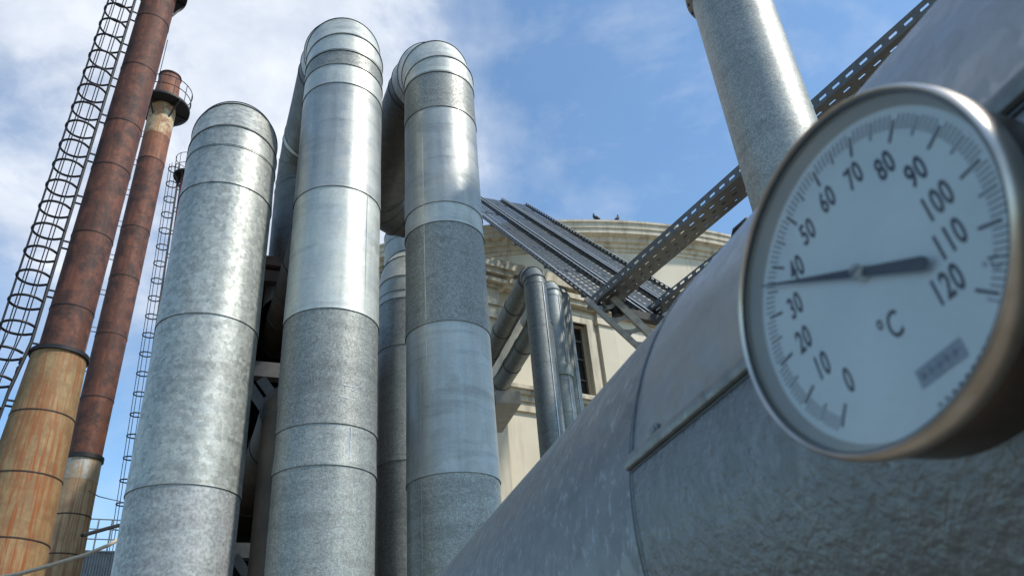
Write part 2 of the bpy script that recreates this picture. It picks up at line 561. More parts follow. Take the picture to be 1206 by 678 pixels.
INNER = plain("inner_ring_grey", (0.52, 0.49, 0.44), 0.45, 0.2, 0.1)
q = MB(); q.lathe(gc, gn, [(.0508 * S, .0050 * S), (.0503 * S, .0040 * S), (.0481 * S, .0003 * S), (.0476 * S, -.0001 * S)], 128); q.build("inner_ring", INNER, T)
q = MB(); q.lathe(gc, gn, [(.0510 * S, .0062 * S), (.0501 * S, .0062 * S), (.0501 * S, .0050 * S)], 128); q.build("gasket", SEAM, T)
q = MB(); q.lathe(gc, gn, [(.0001, 0), (.02 * S, 0), (.0482 * S, 0)], 96); face = q.build("dial_face", DIAL, T)
face["_w"] = list(gc)


def dp(a, rho, hgt=0.0):
    return gc + (ge * math.sin(a) + gu * math.cos(a)) * rho * S + gn * hgt * S


SW = 2.289
def ang(val): return R((val - 60) * SW)
q = MB()
for i in range(0, 122):
    a = ang(i); ra, rb_, w = (.0374, .0440, .00088) if i % 10 == 0 else ((.0396, .0450, .00055) if i % 5 == 0 else (.0412, .0455, .00034))
    tgv = ge * math.cos(a) - gu * math.sin(a)
    q.box(dp(a, ra, .0001) - tgv * w * S / 2, tgv * w * S, dp(a, rb_, .0001) - dp(a, ra, .0001), gn * .00012 * S)
q.build("tick_marks", INK, face)


def text_mesh(s, size, origin, ex, ey, name, mat, parent, sx=0.66, weight=0.0):
    cu = bpy.data.curves.new("txt", "FONT"); cu.body = s; cu.size = size
    cu.align_x = "CENTER"; cu.align_y = "CENTER"; cu.space_character = 1.12; cu.extrude = 0.00006; cu.offset = weight
    o = bpy.data.objects.new("txt", cu); COL.objects.link(o)
    bpy.context.view_layer.update()
    me = bpy.data.meshes.new_from_object(o.evaluated_get(bpy.context.evaluated_depsgraph_get()))
    bpy.data.objects.remove(o)
    nz = ex.cross(ey)
    q = MB(); q.add([origin + ex * p.co.x * sx + ey * p.co.y + nz * p.co.z for p in me.vertices], [tuple(f.vertices) for f in me.polygons])
    return q.build(name, mat, parent)


tw = R(-2.0)      # text stands a little askew of the scale
tex = ge * math.cos(tw) + gu * math.sin(tw); tey = -ge * math.sin(tw) + gu * math.cos(tw)
for val in range(0, 121, 10):
    rho = .0308 if val < 100 else .0292
    text_mesh(str(val), .0108 * S, dp(ang(val), rho, .00012), tex, tey, "numeral", INK, face, 0.56, .00036)
text_mesh("°C", .0112 * S, dp(PI + .03, .0195, .00012), tex, tey, "unit_symbol", INK, face, 0.62, .0002)
PLATE = plain("maker_plate_grey", (0.34, 0.38, 0.44), 0.6, 0, 0.3, 300)
pc = dp(R(168), .0375, .0002)
q = MB(); q.box(pc - tex * .0078 * S - tey * .0026 * S, tex * .0156 * S, tey * .0052 * S, gn * .0001 * S); plate = q.build("maker_plate", PLATE, face)
INK2 = plain("faded_ink", (0.12, 0.14, 0.19), 0.6, 0, 0.2)
q = MB()
for k, (w, hh) in enumerate(((1.3, 2.2), (1.0, 2.0), (1.6, 1.2), (1.0, 2.2), (1.4, 2.0))):    # worn, unreadable letters
    o = pc + tex * (-.0062 + k * .0027) * S - tey * .0011 * S + gn * .00012 * S
    q.box(o, tex * w * .0005 * S, tey * hh * .001 * S, gn * .00005 * S); q.box(o + tey * .0008 * S, tex * w * .0012 * S, tey * .0006 * S, gn * .00006 * S)
q.build("worn_lettering", INK2, plate)
q = MB()
for k in range(9):
    a = R(160 + k * 3.1) if k else R(160)
    q.box(dp(R(150 + k * 3.3), .0447, .0001), (ge * math.cos(R(150 + k * 3.3)) - gu * math.sin(R(150 + k * 3.3))) * .0014 * S, (dp(R(150), .0455, 0) - dp(R(150), .0447, 0)), gn * .0001 * S)
q.build("rim_lettering", INK2, face)
text_mesh("°C", .0052 * S, dp(R(128.5), .0412, .00012), tex, tey, "class_mark", INK2, face, 0.8)
# pointer: long thin end near 37, broad tail to the right
pa = ang(36.2)
pd = (ge * math.sin(pa) + gu * math.cos(pa)); pt_ = (ge * math.cos(pa) - gu * math.sin(pa))
q = MB()
out = [(.0455, .00018), (.030, .00055), (.012, .00105), (0, .00135), (-.010, .00165), (-.0225, .0020), (-.0238, .0017), (-.0245, .0009)]
vs = []; fs = []
for (l, w) in out:
    for hz in (.0023, .0027):
        vs += [gc + pd * l * S + pt_ * w * S + gn * hz * S, gc + pd * l * S - pt_ * w * S + gn * hz * S]
for i in range(len(out) - 1):
    a = i * 4; c = a + 4
    fs += [(a, a + 1, c + 1, c), (a + 2, c + 2, c + 3, a + 3), (a, c, c + 2, a + 2), (a + 1, a + 3, c + 3, c + 1)]
fs += [(0, 2, 3, 1), (len(vs) - 4, len(vs) - 3, len(vs) - 1, len(vs) - 2)]
q.add(vs, fs); q.build("pointer", INK, T)
q = MB(); q.lathe(gc, gn, [(.0025 * S, .0002 * S), (.0025 * S, .0034 * S), (.0021 * S, .0038 * S), (.0001, .0039 * S)], 24); scr = q.build("pivot_screw", BEZEL, T)
q = MB(); q.box(gc + gn * .00385 * S - tex * .0021 * S - tey * .00025 * S, tex * .0042 * S, tey * .0005 * S, gn * .0002 * S); scr["_w"] = list(gc); q.build("screw_slot", SEAM, scr)
# glass
mt, nt, b = newmat("dial_glass")
tr = N(nt, "ShaderNodeBsdfTransparent"); tr.inputs[0].default_value = (0.93, 0.96, 0.97, 1)
gl = N(nt, "ShaderNodeBsdfGlossy"); gl.inputs["Roughness"].default_value = 0.06
fr = N(nt, "ShaderNodeFresnel"); fr.inputs["IOR"].default_value = 1.5
mx = N(nt, "ShaderNodeMixShader")
gv = coords(nt, (1, 1, 1)); gs = noise(nt, gv, 14, 6, 0.7, 0.8); gsp = noise(nt, gv, 160, 2, 0.6)
dust = N(nt, "ShaderNodeBsdfDiffuse"); dust.inputs[0].default_value = (0.55, 0.54, 0.50, 1)
dm = N(nt, "ShaderNodeMixShader")
dfac = mixc(nt, 1.0, ramp(nt, gs, [(0.42, 0.01), (0.70, 0.10)]), ramp(nt, gsp, [(0.4, 0.7), (0.7, 1.0)]), "MULTIPLY")
nt.links.new(dfac, dm.inputs[0]); nt.links.new(tr.outputs[0], dm.inputs[1]); nt.links.new(dust.outputs[0], dm.inputs[2])
nt.links.new(fr.outputs[0], mx.inputs[0]); nt.links.new(dm.outputs[0], mx.inputs[1]); nt.links.new(gl.outputs[0], mx.inputs[2])
nt.links.new(mx.outputs[0], nt.nodes["Material Output"].inputs["Surface"])
q = MB(); q.lathe(gc, gn, [(.0500 * S, .0048 * S), (.025 * S, .0048 * S), (.0001, .0048 * S)], 96); q.build("glass", mt, T)
# stem into the pipe
gap_end = gc - gn * (.105 * S)
q = MB(); q.tube([gc - gn * .0255 * S, gap_end], .0075 * S, 24); q.lathe(gc - gn * .034 * S, -gn, [(.0075 * S, 0), (.012 * S, 0), (.012 * S, .008 * S), (.0075 * S, .008 * S)], 6, smooth=False)
q.build("stem", CASE, T)

# ------------------------------------------------------------------ small pipes
def small_pipe(label, px, py, D, r, top_px, top_py, mat, run_L, run_az=-17.7, clip_z=None, Rb=.30, collar=None):
    base = P(px, py, D); base.z = 0
    t = thing("small_pipe", label, "pipe", base, "small lagged pipes by the building")
    ref = azv(run_az).cross(UP)
    top = (clip_z if clip_z else zat(top_px, top_py, D)) - Rb - r * .6
    js = [0.0, 3.2, 5.2]
    js = [j for j in js if j < top - .2] + [top]
    for i in range(len(js) - 1):
        piece(base + UP * js[i], base + UP * js[i + 1], UP, UP, r, "jacket_section", mat, t, ref)
        if i: bead(base + UP * js[i], UP, UP, r, t, ref, t=.008)
    e, d = elbow(base + UP * top, UP, azv(run_az), Rb, r, t, [mat], 3, ref, t=.006)
    n = int(run_L // 1.1) + 1
    for k in range(n):
        piece(e + d * run_L * k / n, e + d * run_L * (k + 1) / n, d, d, r, "run_section", mat, t, ref)
        bead(e + d * run_L * k / n, d, d, r, t, ref, t=.008)
    s = MB(); nrm = (-azv(30)).normalized()
    nn = (-UP.cross(Vector((base.x, base.y, 0)).normalized())).normalized()
    vdir = -Vector((base.x, base.y, 0)).normalized()
    side = Vector((-vdir.y, vdir.x, 0))
    nn = (vdir * math.cos(R(42)) + side * math.sin(R(42)))
    s.bar(base + nn * (r + .002) + UP * .05, base + nn * (r + .002) + UP * (top - .02), .012, .02, up=nn); s.build("lap_seam", SEAM_L, t)
    if collar:
        zc = zat(*collar, D)
        s = MB(); s.lathe(base, UP, [(r, zc - .12), (r + .03, zc - .12), (r + .035, zc - .1), (r + .035, zc + .1), (r + .03, zc + .12), (r, zc + .12)], 32); s.build("collar", mat, t)
    return t


small_pipe("thin dark grey pipe whose elbow is the topmost of the small pipes by the building", 641, 440, 11.0, .187, 628, 313, G["small"], 3.6)
small_pipe("thin dark pipe hidden behind the front small riser, only its lower sloping run showing", 648, 470, 12.2, .19, 640, 366, G["small"], 3.4)
small_pipe("thin paler riser with a wide collar, second from the front of the small pipes", 661, 447, 13.2, .205, 652, 330, G["small_light"], 1.2, collar=(661, 439))
small_pipe("thin pale riser farthest right of the small pipes, beside the tall window", 671, 447, 14.2, .21, 660, 336, G["small_light"], 1.2, collar=None)

# ------------------------------------------------------------------ cable trays
TRAY_B = galv("tray_base_zinc", (0.085, 0.095, 0.098), 0.5, 0.75, 30, 0.15, 60, 0.15, 0.1, dents=False)
TRAY = galv("tray_zinc", (0.40, 0.42, 0.42), 0.45, 0.75, 30, 0.15, 60, 0.15, 0.1, dents=False)  # lighter than the tray bases: sunlit look of the lips put into the colour
TRAY_D = galv("tray_zinc_dark", (0.21, 0.215, 0.21), 0.5, 0.7, 30, 0.15, 60, 0.2, 0.1, dents=False)


def perforated(q, o, ax, ay, L, W, cols, pitch, slot, th, stagger=0.0, phase=0.0):
    """sheet L x W with rows of slots: cols = [(y0, y1), ...] slot columns across W"""
    nz = ax.cross(ay).normalized() * th
    ys = [0.0]
    for (a, b_) in cols: ys += [a, b_]
    ys.append(W)
    for j in range(len(ys) - 1):
        y0, y1 = ys[j], ys[j + 1]
        if y1 - y0 < 1e-5: continue
        if j % 2 == 0:
            q.box(o + ay * y0, ax * L, ay * (y1 - y0), nz)
        else:
            ph = phase + stagger * (j // 2)
            x = -((ph) % pitch)
            while x < L:
                a = max(0, x + slot); b_ = min(L, x + pitch)
                if b_ - a > 1e-3: q.box(o + ax * a + ay * y0, ax * (b_ - a), ay * (y1 - y0), nz)
                x += pitch
    return q


def cable_tray(label, o, ax, ay, L, W, cols, pitch, slot, rail, rail_cols, group, mat=TRAY, rail_slot=None, flange=.03, rpitch=None, base=None):
    up = ax.cross(ay).normalized()
    if up.z < 0: up = -up
    t = thing("cable_tray", label, "cable tray", o, group)
    th = .003
    q = MB(); perforated(q, o, ax, ay, L, W, cols, pitch, slot, th, pitch * .37)
    q.build("tray_base", base or mat, t)
    for side in (0, 1):
        oo = o + ay * (W + .0008 if side else -.0008) + up * .001
        q = MB(); perforated(q, oo, ax, up, L, rail, rail_cols, rpitch or pitch, rail_slot or slot, .003)
        q.build("side_rail", base or mat, t)
        q = MB(); q.box(oo + up * (rail + .0005), ax * L, ay * (flange if not side else -flange), up * .004); q.build("rail_lip", mat, t)
    return t


# three trays climbing to the roof of the cream building
J = P(702, 360, 12.5)
climb = ray(300, 50); W3 = Vector((climb.y, -climb.x, 0)).normalized()
J = J - climb * .35
GR = "cable trays climbing to the roof"
wds = [0.0, .98, 1.92]
cols = [(.10, .17), (.26, .30), (.42, .50), (.60, .64), (.72, .79)]
names = ["wide perforated cable tray with scattered square holes, lowest of the three climbing side by side",
         "middle of the three perforated cable trays climbing side by side to the roof",
         "uppermost of the three perforated cable trays climbing side by side, against the sky"]
for i in range(3):
    c = cols if i == 0 else [(.10, .17), (.42, .46), (.70, .77)]
    tr_ = cable_tray(names[i], J + W3 * wds[i] + climb * (.6 * (i == 2)), climb, W3, 12.9 - .5 * i, .88, c, .22, .12, .09, [(.035, .06)], GR, base=TRAY_B, flange=.045)
    up = climb.cross(W3).normalized(); up = up if up.z > 0 else -up
    q = MB()
    for k in range(6):
        q.box(J + W3 * (wds[i] - .01) + climb * (1.0 + 2.1 * k) - up * .045, climb * .04, W3 * .9, up * .04)
    q.build("cross_bracket", TRAY_D, tr_)
# level trays
A0 = P(697, 360, 12.45)
qd = ray(1088, 2); tgt = EYE + qd * ((A0.z + .16 - EYE.z) / qd.z)
hd = Vector((tgt.x - A0.x, tgt.y - A0.y, 0)).normalized()
hw = Vector((hd.y, -hd.x, 0)) * -1.0
if hw.x < 0: hw = -hw
A0 = A0 - hd * .15
cable_tray("slotted cable tray running diagonally up across the sky, behind the speckled riser", A0, hd, hw, 11.8, .44, [(.09, .115), (.21, .235), (.33, .355)], .24, .10, .18, [(.06, .10)], "level cable trays overhead", TRAY_D, .11, .025, .22)
A1 = P(760, 371, 13.2)
cable_tray("short low length of slotted cable tray just above the edge of the huge pipe", A1, hd, hw, 6.0, .30, [(.07, .10), (.19, .22)], .24, .12, .12, [(.045, .085)], "level cable trays overhead", TRAY_D, .11, .025, .22)
# cables lying in the tray
CAB = plain("cable_black", (0.02, 0.02, 0.022), 0.6, 0, 0.3)
for k, lab in enumerate(("black cable lying along the diagonal cable tray, nearest its left rail", "black cable lying along the middle of the diagonal cable tray", "black cable lying along the diagonal cable tray, nearest its right rail")):
    w = .1 + .12 * k
    q = MB(); q.tube([A0 + hd * (.3 + i * .7) + hw * (w + .015 * math.sin(i * 1.3 + k)) + UP * (.03 + .01 * math.sin(i + k)) for i in range(17)], .018, 8)
    tag(q.build("cable", CAB), lab, "cable", "cables in the diagonal tray")
q = MB(); e0 = P(862, 290, 10.9); e1 = P(880, 268, 10.4)
q.tube([e0 - UP * .5, e0 - UP * .1, e0.lerp(e1, .5) + UP * .12, e1 + UP * .1, e1 + hw * .25 - UP * .05, e1 + hw * .3 - UP * .7], .085, 12)
tag(q.build("cable", CAB), "thick black cable bundle curling over the low tray above the huge pipe", "cable")
# ------------------------------------------------------------------ girder and post under the tray junction
STEEL = plain("painted_steel", (0.44, 0.40, 0.33), 0.55, 0.3, 0.35, 8)
g0 = P(690, 352, 12.35); g1 = P(800, 453, 12.35); h0_ = P(716, 345, 12.3); h1_ = P(826, 452, 12.3)
h0_ = P(722, 352, 12.3)
t = thing("bracket_girder", "beige steel lattice bracket with waisted gusset plates holding up the cable trays", "girder", g0)
q = MB(); q.bar(g0, g1, .10, .09); q.build("chord", STEEL, t)
q = MB(); q.bar(h0_, h1_, .16, .12); q.build("chord", STEEL, t)
for k in range(6):
    f = .13 + .145 * k
    a = g0.lerp(g1, f); b_ = h0_.lerp(h1_, f - .05)
    dv = (g1 - g0).normalized(); mid = a.lerp(b_, .5); nrm = dv.cross((b_ - a).normalized()).normalized()
    q = MB(); ws = (.13, .05, .045, .12)
    pts = [a, a.lerp(b_, .35), a.lerp(b_, .65), b_]
    vs = []
    for p, w in zip(pts, ws):
        vs += [p - dv * w + nrm * .012, p + dv * w + nrm * .012, p + dv * w - nrm * .012, p - dv * w - nrm * .012]
    fs = []
    for i in range(3):
        for kk in range(4):
            l = (kk + 1) % 4
            fs.append((i * 4 + kk, i * 4 + l, i * 4 + 4 + l, i * 4 + 4 + kk))
    q.add(vs, fs); q.build("gusset_plate", STEEL, t)
post = g1.lerp(h1_, .5)
q = MB(); q.bar(Vector((post.x, post.y, 0)), post + UP * .1, .2, .2, up=azv(20)); q.build("post", STEEL, t)
# dark carrier beam under the level trays
q = MB(); b0 = P(722, 362, 12.3); q.bar(b0 - UP * .08, b0 + hw * 1.9 - UP * .08, .14, .16)
q.build("carrier_beam", plain("dark_beam", (0.03, 0.029, 0.027), 0.7, 0.1, 0.3), t)

# ------------------------------------------------------------------ cream building
mt, nt, b = newmat("cream_render")
v = coords(nt); n1 = noise(nt, v, 0.7, 6, 0.6); v2 = coords(nt, (1.6, 1.6, 0.16)); n2 = noise(nt, v2, 1.4, 5, 0.6); n3 = noise(nt, v, 40, 3, 0.6)
c = mixc(nt, ramp(nt, n1, [(0.35, 0.0), (0.7, 1.0)]), (0.57, 0.505, 0.385), (0.66, 0.595, 0.465))
c = mixc(nt, ramp(nt, n2, [(0.50, 0.0), (0.70, 0.45)]), c, (0.28, 0.23, 0.16))
nt.links.new(c, b.inputs["Base Color"]); b.inputs["Roughness"].default_value = 0.9; bump(nt, b, n3, 0.15, 0.01)
CREAM = mt
mt, nt, b = newmat("cream_moulding")
v = coords(nt); n1 = noise(nt, v, 1.6, 6, 0.65); v2 = coords(nt, (3, 3, 0.5)); n2 = noise(nt, v2, 1.4, 5, 0.6)
c = mixc(nt, ramp(nt, n1, [(0.35, 0.0), (0.7, 1.0)]), (0.51, 0.445, 0.33), (0.64, 0.57, 0.44))
c = mixc(nt, ramp(nt, n2, [(0.46, 0.0), (0.70, 0.65)]), c, (0.17, 0.135, 0.09))
nt.links.new(c, b.inputs["Base Color"]); b.inputs["Roughness"].default_value = 0.9
MOULD = mt
DARKG = plain("window_dark", (0.02, 0.022, 0.025), 0.15, 0, 0.3)
ROOF = plain("roof_zinc", (0.3, 0.31, 0.31), 0.5, 0.4, 0.2)

bc = Vector((0.082, 37.74, 0)); Rc = 16.84; Htop = EYE.z + 15.0
bld = thing("building", "cream rendered round hall with a heavy curved cornice, behind the pipes", "building", (bc.x, bc.y - Rc, 0))
Rw = Rc - .55
q = MB(); q.lathe(bc, UP, [(Rw, 0), (Rw, Htop - .9)], 160); q.build("drum_wall", CREAM, bld)
prof = [(0, -.95), (.05, -.93), (.05, -.82), (.12, -.80), (.14, -.68), (.24, -.66), (.26, -.52), (.30, -.50), (.46, -.46), (.46, -.30), (.50, -.28), (.51, -.12), (.56, -.08), (.56, 0.0), (.3, .05), (-.6, .10)]
q = MB(); q.lathe(bc, UP, [(Rw + a, Htop + h_) for a, h_ in prof], 160); q.build("cornice", MOULD, bld, sharp=25)
q = MB(); q.lathe(bc, UP, [(Rw - .5, Htop + .09), (9, Htop + 1.6), (.01, Htop + 2.6)], 96); q.build("roof", ROOF, bld)
# straight lower wing in front of the drum
fo = Vector((1.6, 19.4, 0)); fs_ = Vector((.839, .545, 0)); fn = Vector((.545, -.839, 0))
def fpix(px, py, off=0.0):
    w = on_plane(px, py, fo + fn * off, fn); return (w - fo).dot(fs_), w.z
def fbox(q, s0, s1, o0, o1, z0, z1):
    q.box(fo + fs_ * s0 + fn * o0 + UP * z0, fs_ * (s1 - s0), fn * (o1 - o0), UP * (z1 - z0)); return q
zc = fpix(667, 362)[1]                 # underside of the small cornice
sw1, zt = fpix(689, 383); zb = fpix(700, 470)[1]
sw0 = sw1 - 1.25
S0, S1 = -4.2, 9.0
ZT = zc + .75
q = MB()
fbox(q, S0, sw0, -.5, 0, 0, ZT); fbox(q, sw1, S1, -.5, 0, 0, ZT); fbox(q, sw0, sw1, -.5, 0, 0, zb); fbox(q, sw0, sw1, -.5, 0, zt, ZT)
q.build("wing_wall", CREAM, bld)
q = MB(); fbox(q, S0 - .1, S1 + .1, .002, .16, zc + .30, zc + .44); fbox(q, S0 - .1, S1 + .1, .002, .34, zc + .14, zc + .30); fbox(q, S0 - .1, S1 + .1, .002, .26, zc, zc + .14)
fbox(q, S0 - .1, S1 + .1, .002, .38, zc + .44, zc + .80); fbox(q, S0 - .1, S1 + .1, -1.2, .30, zc + .802, zc + .86)
q.build("wing_cornice", MOULD, bld)
win = MB(); fbox(win, sw0 - .22, sw0, -.1, .07, zb, zt + .22); fbox(win, sw1, sw1 + .22, -.1, .07, zb, zt + .22); fbox(win, sw0, sw1, -.1, .068, zt, zt + .22)
fbox(win, sw1 + .222, sw1 + .30, .002, .035, zb, zt + .30); fbox(win, sw0 - .22, sw1 + .22, .002, .09, zt + .222, zt + .30)
wf = win.build("window", MOULD, bld)
q = MB(); fbox(q, sw0, sw1, -.30, -.28, zb, zt); q.build("pane", DARKG, wf)
FR = plain("window_bar", (0.12, 0.10, 0.08), 0.6, 0, 0.3)
q = MB()
for k in (0.0, .485, .97): fbox(q, sw0 + (sw1 - sw0) * k, sw0 + (sw1 - sw0) * k + .05, -.27, -.22, zb, zt)
for k in (.27, .55, .8): fbox(q, sw0, sw1, -.268, -.225, zb + (zt - zb) * k, zb + (zt - zb) * k + .045)
q.build("glazing_bars", FR, wf)
q = MB(); fbox(q, sw0 - .3, sw1 + .35, .002, .22, zb - .16, zb - .002); q.build("sill", MOULD, wf)
# pilasters
for px in (714.0, 790.0):
    s_ = fpix(px, 410)[0]
    q = MB(); fbox(q, s_ - .27, s_ + .27, .002, .13, 0, zc - .002); fbox(q, s_ - .33, s_ + .33, .002, .19, zc - .42, zc - .25); q.build("pilaster", CREAM, bld)
# string course
zs = fpix(632, 470)[1]
q = MB(); fbox(q, S0 - .05, S1 + .05, .002, .14, zs - .16, zs); fbox(q, S0 - .05, S1 + .05, .002, .24, zs, zs + .10); fbox(q, S0 - .05, S1 + .05, .002, .32, zs + .10, zs + .20)
fbox(q, S0 - .05, S1 + .05, .002, .08, zs - .42, zs - .162)
q.build("string_course", MOULD, bld)
# projecting pavilion on the left with a full entablature
so = .75
ce, zE = fpix(609, 314, so + .45)
pe = fpix(587, 385, so)[0]
q = MB(); fbox(q, pe - 2.4, pe, -.3, so, 0, zE - .002); q.build("pavilion_wall", CREAM, bld)
q = MB()
steps = [(zE - .16, zE, .46), (zE - .30, zE - .16, .38), (zE - .38, zE - .30, .22), (zE - .50, zE - .38, .30), (zE - .58, zE - .50, .16), (zE - 1.02, zE - .58, .06), (zE - 1.12, zE - 1.02, .17), (zE - 1.22, zE - 1.12, .10)]
for (a, b_, o) in steps:
    fbox(q, pe - 2.5, pe + o * .92, -.2 + .01 * o, so + o, a + .001, b_ - .001)
fbox(q, pe - 2.5, pe + .3, -1.0, so + .3, zE, zE + .05)
q.build("pavilion_entablature", MOULD, bld)
q = MB(); fbox(q, pe - .62, pe - .02, so + .002, so + .12, 0, zE - 1.24); fbox(q, pe - .70, pe + .05, so + .002, so + .2, zE - 1.52, zE - 1.40); fbox(q, pe - .66, pe + .02, so + .002, so + .16, zE - 1.40, zE - 1.24); q.build("pilaster", CREAM, bld)

# beam end under the small pipes
be = P(585, 474, 14.0)
q = MB(); q.box(be, azv(73) * .5, azv(-17) * 1.6, UP * .26)
sup = thing("support_bracket", "pale concrete beam end sticking out under the lower sloping small pipe", "bracket", (be.x, be.y, 0))
q.build("beam_end", plain("concrete", (0.42, 0.41, 0.38), 0.9, 0, 0.2), sup)
q = MB(); q.bar(Vector((be.x - .35, be.y + .3, 0)), Vector((be.x - .35, be.y + .3, be.z + .1)), .3, .3, up=azv(73)); q.box(be + azv(-107) * .5 + UP * .02 + azv(-17) * .1, azv(73) * .499, azv(-17) * 1.2, UP * .2); q.build("post", plain("concrete_post", (0.3, 0.29, 0.27), 0.9, 0, 0.2), sup)

# pigeons on the cornice
PIG = plain("pigeon_feather", (0.025, 0.027, 0.034), 0.6, 0, 0.4, 30)
PIGL = plain("pigeon_leg", (0.25, 0.06, 0.04), 0.6)
def pigeon(px, heading, up_tilt, label, s=1.0):
    w = P(px, 258.5, 21.1); az = math.atan2(w.x, w.y)
    rr = Rw + .42
    # stand on the cornice at this bearing
    A = 1; dirv = Vector((math.sin(az), math.cos(az), 0))
    bq = dirv.dot(bc); disc = bq * bq - (bc.length ** 2 - rr * rr)
    foot = dirv * (bq - math.sqrt(disc)); foot.z = Htop + .015
    t = thing("pigeon", label, "bird", foot, "birds on the cornice")
    f = azv(heading)
    fu = (f * math.cos(R(up_tilt)) + UP * math.sin(R(up_tilt)))
    c = foot + UP * .16 * s
    path = [(-.23, -.03, .012), (-.17, -.012, .026), (-.10, 0, .048), (-.02, 0, .068), (.05, .006, .066), (.10, .03, .048), (.125, .062, .034), (.14, .09, .033), (.155, .108, .028), (.172, .115, .014), (.19, .112, .006), (.205, .106, .003)]
    nrm = fu.cross(f.cross(UP)).normalized(); nrm = -nrm if nrm.z < 0 else nrm
    q = MB(); q.tube([c + fu * a * s + nrm * b_ * s for a, b_, _ in path], [r_ * s for _, _, r_ in path], 14); q.build("body", PIG, t)
    sd = f.cross(UP)
    for k in (-1, 1):
        q = MB(); q.tube([c + fu * .07 * s + sd * .05 * k * s, c + sd * .066 * k * s, c - fu * .1 * s + sd * .05 * k * s, c - fu * .19 * s + sd * .015 * k * s], [.02 * s, .035 * s, .028 * s, .006 * s], 8); q.build("wing", PIG, t)
        q = MB(); q.tube([c + sd * .025 * k * s - UP * .05 * s, foot + sd * .025 * k * s], .006 * s, 6); q.build("leg", PIGL, t)
pigeon(702, -60, 38, "dark pigeon on the cornice edge, the left one, leaning to the left", 1.0)
pigeon(727, 60, 38, "dark pigeon on the cornice edge, the right one, standing upright", .9)

# ------------------------------------------------------------------ chimneys
def rust(name, base, dark, streak, pale=None, pz=(0, 1)):
    mt, nt, b = newmat(name)
    v = coords(nt); n1 = noise(nt, v, 1.7, 8, 0.72)
    v2 = coords(nt, (5.5, 5.5, 0.16)); n2 = noise(nt, v2, 1.5, 6, 0.7)
    v3 = coords(nt, (1.8, 1.8, 1.2)); n3 = noise(nt, v3, 3.5, 6, 0.7)
    c = mixc(nt, ramp(nt, n1, [(0.42, 0.0), (0.58, 1.0)]), dark, base)
    grp = noise(nt, coords(nt, (0.9, 0.9, 0.08)), 1.3, 2, 0.5)
    sf = mixc(nt, 1.0, ramp(nt, n2, [(0.45, 0.0), (0.56, 0.95)]), ramp(nt, grp, [(0.38, 0.35), (0.52, 1.0)]), "MULTIPLY")
    c = mixc(nt, sf, c, streak)
    c = mixc(nt, ramp(nt, n3, [(0.56, 0.0), (0.64, 0.65)]), c, dark)
    nt.links.new(c, b.inputs["Base Color"]); b.inputs["Roughness"].default_value = 0.72; b.inputs["Metallic"].default_value = 0.15
    bump(nt, b, n1, 0.2, 0.02)
    return mt
RUST_U = rust("rust_brown", (0.175, 0.062, 0.034), (0.045, 0.022, 0.017), (0.10, 0.034, 0.018))
RUST_U2 = rust("rust_orange", (0.23, 0.085, 0.042), (0.12, 0.05, 0.036), (0.26, 0.10, 0.045))
RUST_L = rust("rust_tan", (0.33, 0.225, 0.105), (0.23, 0.14, 0.065), (0.27, 0.075, 0.014))
RUST_L2 = rust("rust_tan_pale", (0.46, 0.32, 0.18), (0.34, 0.22, 0.12), (0.28, 0.12, 0.05))
PALE = rust("rust_cream_peel", (0.55, 0.48, 0.30), (0.25, 0.11, 0.06), (0.40, 0.2, 0.08))
ZINCW = rust("weathered_pale_band", (0.45, 0.44, 0.40), (0.36, 0.27, 0.16), (0.33, 0.2, 0.1))
BLK = plain("black_iron", (0.025, 0.024, 0.025), 0.6, 0.3, 0.4)
RSEAM = plain("rust_seam", (0.05, 0.03, 0.025), 0.7, 0.2, 0.4)


class Frame:
    """leaning chimney axis"""
    def __init__(s, base, lean): s.b = Vector(base); s.ax = (UP + lean).normalized()
    def p(s, z): return s.b + s.ax * (z / s.ax.z)


def cylsec(fr, z0, z1, ra, rb_, name, mat, parent, seg=56, lip=0):
    q = MB(); L = (fr.p(z1) - fr.p(z0)).length
    q.lathe(fr.p(z0), fr.ax, [(ra + lip, 0), (ra + lip, .02), (ra + (rb_ - ra) * .5, L * .5), (rb_, L)], seg); return q.build(name, mat, parent)
def rimring(fr, z, r, w, h, name, mat, parent):
    q = MB(); q.lathe(fr.p(z), fr.ax, [(r - .02, -h / 2), (r + w, -h / 2), (r + w, h / 2), (r - .02, h / 2)], 56, smooth=False); return q.build(name, mat, parent)


def platform(fr, z, r_in, r_out, parent, rail_h=1.0, nb=10):
    q = MB(); q.lathe(fr.p(z), fr.ax, [(r_in, -.02), (r_out, -.02), (r_out, .10), (r_in, .10)], 56, smooth=False); pl = q.build("platform", BLK, parent)
    ref = fr.ax.orthogonal().normalized(); o2 = fr.ax.cross(ref)
    for k in range(nb):
        q = MB(); th = 2 * PI * k / nb; n = ref * math.cos(th) + o2 * math.sin(th)
        q.bar(fr.p(z - .9) + n * (r_in + .01), fr.p(z - .03) + n * (r_out - .05), .06, .06)
        q.bar(fr.p(z - .05) + n * (r_in + .01), fr.p(z - .05) + n * (r_out - .02), .05, .07)
        q.build("bracket", BLK, parent)
    q = MB()
    for hz in (.55, rail_h):
        q.tube([fr.p(z + .1 + hz) + (ref * math.cos(2 * PI * k / 40) + o2 * math.sin(2 * PI * k / 40)) * (r_out - .03) for k in range(40)], .022, 6, closed=True)
    for k in range(12):
        th = 2 * PI * k / 12; n = ref * math.cos(th) + o2 * math.sin(th)
        q.tube([fr.p(z + .08) + n * (r_out - .03), fr.p(z + .1 + rail_h) + n * (r_out - .03)], .02, 6)
    q.build("guard_rail", BLK, parent)


